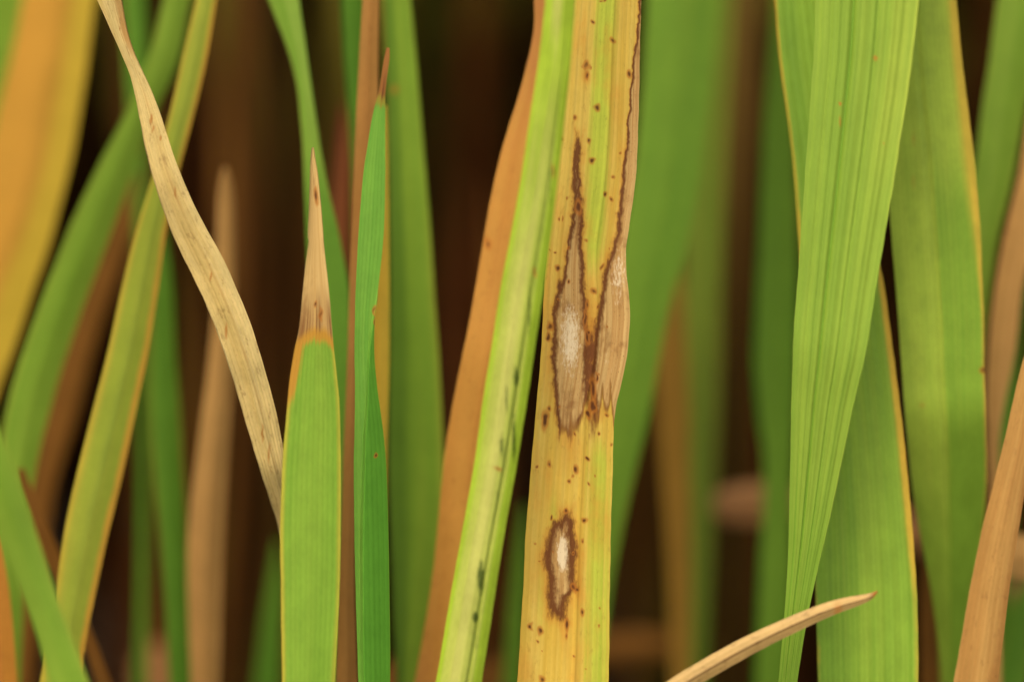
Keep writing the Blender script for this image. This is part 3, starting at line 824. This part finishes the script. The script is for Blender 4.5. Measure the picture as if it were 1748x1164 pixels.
# ribbed bright leaf
leaf('rice_leaf', 'broad bright green ribbed rice leaf lying over two others',
     [(-10, 1392, 1568), (103, 1388, 1556), (232, 1379, 1537), (361, 1369, 1516), (448, 1363, 1501), (515, 1358, 1491), (600, 1353, 1477), (690, 1350, 1456), (783, 1348, 1437), (892, 1346, 1414), (965, 1344, 1397), (1042, 1339, 1380), (1125, 1332, 1366), (1180, 1327, 1358)],
     [(0, .494), (600, .494), (1164, .500)],
     leaf_material('ribbed_leaf', C(128, 162, 56), C(142, 172, 62), ('ye', 'gr', 'spot'), yellow=C(162, 184, 70), green=C(114, 156, 48), transl=.3, vein=.16, mottle=.18), nu=81, step=3, roll=-6, fold=.05, midrib=-.25, uneven=.008,
     profile=lambda u, py, ar: .010 * np.cos(u * 11 + .6) + .008 * np.cos(u * 17.3 + 2) + .006 * np.cos(u * 37) - .03 * np.exp(-((u - .22) / .03) ** 2) - .03 * np.exp(-((u + .68) / .03) ** 2) + .02 * np.exp(-((u - .55) / .03) ** 2) - .02 * np.exp(-((u + .47) / .02) ** 2) - .05 * np.exp(-((u + .25) / .05) ** 2), top=(.01, .02, .15),
     feats={'ye': lambda x, y, u, a: .55 * (1 - smooth(100, 500, y)) * smooth(-.3, .8, u) + .4 * smooth(.92, 1, u), 'gr': lambda x, y, u, a: .8 * np.exp(-((u + .25) / .035) ** 2) + .45 * np.exp(-((u - .22) / .02) ** 2) + .5 * smooth(650, 1000, y) + .4 * np.exp(-((u + .68) / .03) ** 2),
            'spot': lambda x, y, u, a: np.maximum.reduce([.5 * gauss(x, y, 1494, 98, 6, 6), .6 * gauss(x, y, 1434, 180, 4, 4), .45 * gauss(x, y, 1434, 210, 3, 12), .4 * gauss(x, y, 1508, 240, 3, 3)])})
leaf('rice_leaf', 'wide green rice leaf with one yellow margin passing under the ribbed leaf',
     [(-10, 1322, 1420), (100, 1331, 1436), (200, 1345, 1452), (300, 1356, 1470), (400, 1363, 1490), (460, 1367, 1502), (500, 1370, 1511), (600, 1377, 1524), (700, 1383, 1537), (800, 1388, 1548), (900, 1391, 1557), (1000, 1393, 1564), (1100, 1396, 1567), (1180, 1398, 1567)],
     [(0, .514), (1164, .507)],
     leaf_material('yellow_margin_leaf', C(128, 168, 54), C(138, 172, 58), ('ye', 'og', 'gr'), yellow=C(204, 176, 64), orange=C(200, 150, 60), green=C(106, 146, 46), vein=.26, mottle=.32), nu=51, step=3.4, roll=5, fold=.05, midrib=-.15, uneven=.008,
     profile=lambda u, py, ar: .012 * np.cos(u * 24),
     feats={'ye': lambda x, y, u, a: np.maximum(.95 * smooth(.74, .97, u) * (1 - .6 * smooth(850, 1100, y)), .75 * smooth(.8, 1, -u) * (1 - .7 * smooth(500, 800, y))), 'og': lambda x, y, u, a: .4 * smooth(.86, 1, np.abs(u)), 'gr': lambda x, y, u, a: .6 * smooth(.3, -.6, u)}, top=(-.04, .03, .15))
leaf('rice_leaf', 'wide green rice leaf with a creased midrib and thin orange edge',
     [(-10, 1500, 1631), (129, 1506, 1645), (232, 1512, 1659), (361, 1520, 1671), (464, 1529, 1676), (560, 1536, 1680), (640, 1541, 1681), (716, 1547, 1683), (830, 1559, 1684), (923, 1574, 1676), (1001, 1588, 1660), (1080, 1600, 1648), (1180, 1608, 1640)],
     [(0, .512), (700, .512), (1164, .530)],
     leaf_material('creased_leaf', C(156, 186, 66), C(164, 190, 70), ('ye', 'og', 'gr', 'spot'), yellow=C(198, 178, 66), orange=C(208, 164, 70), green=C(126, 166, 52), vein=.24, mottle=.34), nu=41, step=4, roll=4, fold=.16, midrib=-.06, uneven=.008,
     profile=lambda u, py, ar: -.08 * np.exp(-((u + .06) / .06) ** 2),
     feats={'ye': lambda x, y, u, a: .95 * smooth(.55, .95, u) * (1 - smooth(250, 620, y)) + .5 * smooth(.85, 1, u), 'og': lambda x, y, u, a: .45 * smooth(.88, 1, u), 'gr': lambda x, y, u, a: .7 * smooth(-.1, .1, u) * smooth(150, 400, y) + .5 * smooth(700, 950, y),
            'spot': lambda x, y, u, a: np.maximum.reduce([gauss(x, y, 1679, 635, 7, 6), .3 * gauss(x, y, 1560, 235, 5, 22), .3 * gauss(x, y, 1560, 310, 5, 18), .3 * gauss(x, y, 1575, 690, 8, 10)])}, top=(-.02, .03, .12))
soft('rice_leaf', 'blurred green rice leaf leaning in behind the orange edged creased leaf',
     [(-10, 1704, 1790), (100, 1690, 1768), (200, 1676, 1748), (300, 1664, 1730), (400, 1650, 1706), (500, 1640, 1690), (700, 1622, 1668), (1180, 1590, 1640)], .54, G1, feats=YE, roll=10)
soft('rice_leaf', 'dark green blurred rice blade behind the leaning green leaf',
     [(100, 1790, 1830), (300, 1745, 1780), (450, 1716, 1756), (600, 1700, 1740), (900, 1690, 1730), (1180, 1680, 1720)], .57, G2, feats=YE)
soft('dry_rice_leaf', 'soft brown dead leaf between the creased leaf and the rust stalk',
     [(300, 1740, 1772), (400, 1716, 1764), (500, 1698, 1744), (600, 1687, 1732), (680, 1684, 1716), (760, 1686, 1706), (900, 1690, 1706), (1180, 1690, 1710)], .535, TAN)
leaf('dry_rice_leaf', 'rust brown dead leaf curving up past the foot of the creased leaf',
     [(560, 1766, 1800), (620, 1744, 1790), (700, 1725, 1775), (760, 1712, 1764), (830, 1694, 1750), (900, 1676, 1738), (1000, 1655, 1722), (1100, 1638, 1710), (1180, 1624, 1700)], .505,
     leaf_material('rust_stalk', C(184, 146, 84), C(168, 126, 68), ('og',), orange=C(148, 106, 54), wear=.3, vein=.18), nu=25, step=5, roll=-8, fold=.3, midrib=.1, uneven=.015, feats={'og': lambda x, y, u, a: .7 * smooth(.3, .9, u)}, top=(.04, .02, .12))
soft('rice_leaf', 'dark green blurred blade beside the foot of the rust brown leaf',
     [(980, 1758, 1768), (1050, 1724, 1764), (1180, 1696, 1756)], .56, G2, feats=YE, tip=True)
soft('dry_rice_leaf', 'dim brown leaf between the yellow margined leaf and the creased leaf',
     [(960, 1576, 1586), (1000, 1572, 1594), (1080, 1572, 1602), (1180, 1572, 1606)], .54, BR, tip=True)
soft('rice_leaf', 'short dark green blade behind the foot of the orange ringed leaf',
     [(920, 470, 476), (1000, 456, 484), (1080, 444, 482), (1180, 432, 480)], .58, G2, feats=YE, tip=True)
soft('rice_leaf', 'small dark green blade between the rolled leaf and the diseased leaf',
     [(860, 890, 896), (960, 876, 898), (1060, 866, 896), (1180, 856, 894)], .57, G2, feats=YE, tip=True)
soft('dry_rice_leaf', 'rusty dead blade at the foot of the wide smooth green leaf',
     [(1040, 716, 728), (1080, 694, 722), (1130, 668, 712), (1180, 644, 700)], .545, leaf_material('rusty_blade', C(160, 100, 48), C(146, 90, 44), ()), tip=True)

# straw lying across, near
leaf('dry_rice_leaf', 'straw coloured pointed dead leaf tip slanting up over the yellow margined leaf',
     [(1498, 1009, 1.5), (1484, 1018, 6), (1462, 1025, 9), (1430, 1034, 11.5), (1390, 1049, 13), (1340, 1071, 14.5), (1280, 1100, 16), (1220, 1133, 17), (1170, 1163, 17.5), (1120, 1196, 18)], .4915,
     leaf_material('straw_tip', C(166, 138, 84), C(190, 162, 106), ('og', 'spot'), orange=C(116, 86, 46), vein=.3, mottle=.5, wear=.6), nu=31, step=2.6, cross=True, fold=.35, midrib=.15, tip=True, uneven=.03,
     feats={'og': lambda x, y, u, a: np.maximum(.9 * np.exp(-((u - .15) / .16) ** 2), .8 * smooth(1470, 1500, x)), 'spot': lambda x, y, u, a: np.maximum(.6 * gauss(x, y, 1494, 1012, 6, 6), .42 * gauss(x, y, 1440, 1035, 22, 4))}, root=(-.05, -.01))
# horizontal dead pieces in the gloom
for lab, pts, d in (('pinkish dead leaf piece caught behind the dark green blade', [(1216, 868, 4), (1230, 864, 26), (1260, 860, 32), (1290, 858, 34), (1320, 856, 34), (1360, 858, 30)], .60),
                    ('blurred pinkish dead leaf stump behind the slim green blade', [(268, 1096, 14), (268, 1120, 32), (266, 1150, 36), (264, 1190, 36)], .63),
                    ('faint pinkish dead leaf lying low behind the diseased leaf', [(990, 1112, 18), (1040, 1104, 22), (1090, 1100, 22), (1140, 1098, 16), (1160, 1098, 4)][::-1], .64),
                    ('pale straw piece tucked behind the rust brown leaf', [(1690, 945, 10), (1720, 948, 34), (1750, 950, 36), (1790, 955, 36)], .545)):
    leaf('dead_leaf', lab, pts, d, TAN if d < .55 else (BR if 'faint' in lab else PK), cross=True, nu=11, step=8, tip=True, fold=.2, midrib=None, uneven=.05)

# dim brown stalks further back
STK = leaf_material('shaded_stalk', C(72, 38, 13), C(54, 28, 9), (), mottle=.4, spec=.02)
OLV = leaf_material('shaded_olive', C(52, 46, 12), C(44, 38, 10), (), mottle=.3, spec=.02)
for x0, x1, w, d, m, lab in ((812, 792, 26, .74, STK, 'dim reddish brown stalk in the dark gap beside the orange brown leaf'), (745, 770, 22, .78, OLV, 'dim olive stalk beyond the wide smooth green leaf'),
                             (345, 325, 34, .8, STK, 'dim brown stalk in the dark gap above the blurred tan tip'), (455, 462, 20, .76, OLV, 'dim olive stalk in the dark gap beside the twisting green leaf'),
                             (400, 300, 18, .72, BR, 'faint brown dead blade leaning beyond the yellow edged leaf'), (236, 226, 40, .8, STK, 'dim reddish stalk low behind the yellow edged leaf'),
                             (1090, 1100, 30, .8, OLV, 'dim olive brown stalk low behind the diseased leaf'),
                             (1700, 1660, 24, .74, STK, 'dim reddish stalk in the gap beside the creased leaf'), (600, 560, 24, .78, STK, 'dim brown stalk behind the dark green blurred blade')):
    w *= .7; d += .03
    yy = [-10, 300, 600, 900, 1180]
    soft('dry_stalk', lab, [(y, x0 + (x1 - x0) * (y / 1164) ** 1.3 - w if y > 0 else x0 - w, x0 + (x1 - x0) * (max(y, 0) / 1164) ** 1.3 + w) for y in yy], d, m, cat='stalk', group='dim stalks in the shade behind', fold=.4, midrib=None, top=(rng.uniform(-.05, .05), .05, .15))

# thin dead blades criss-crossing in the gloom
_r = np.random.RandomState(12)
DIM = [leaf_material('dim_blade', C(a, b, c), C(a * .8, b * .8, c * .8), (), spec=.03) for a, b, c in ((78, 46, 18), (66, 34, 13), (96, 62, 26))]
for k, x0 in enumerate((300, 352, 405, 430, 470, 690, 765, 785, 835, 870, 1080, 1110, 1240, 1285, 1310, 1700, 1600, 215)):
    x1 = x0 + _r.uniform(-70, 70); w = _r.uniform(6, 15); y0 = _r.choice([-10, -10, 120, 300, 520])
    ys = np.linspace(y0, 1180, 6)
    b = _r.uniform(-40, 40)
    rows = [(y, x0 + (x1 - x0) * t + b * t * (1 - t) * 2 - w * (min(1, .15 + t * 4) if y0 > 0 else 1), x0 + (x1 - x0) * t + b * t * (1 - t) * 2 + w * (min(1, .15 + t * 4) if y0 > 0 else 1)) for y, t in zip(ys, np.linspace(0, 1, 6))]
    gap = next(g for lim, g in ((260, 'behind the yellow edged leaf'), (445, 'around the blurred tan tip'), (600, 'behind the twisting green leaf'), (900, 'beside the wide smooth green leaf'),
                                (1200, 'low behind the diseased leaf'), (1400, 'beyond the olive green leaf'), (1800, 'behind the creased leaf')) if x0 < lim)
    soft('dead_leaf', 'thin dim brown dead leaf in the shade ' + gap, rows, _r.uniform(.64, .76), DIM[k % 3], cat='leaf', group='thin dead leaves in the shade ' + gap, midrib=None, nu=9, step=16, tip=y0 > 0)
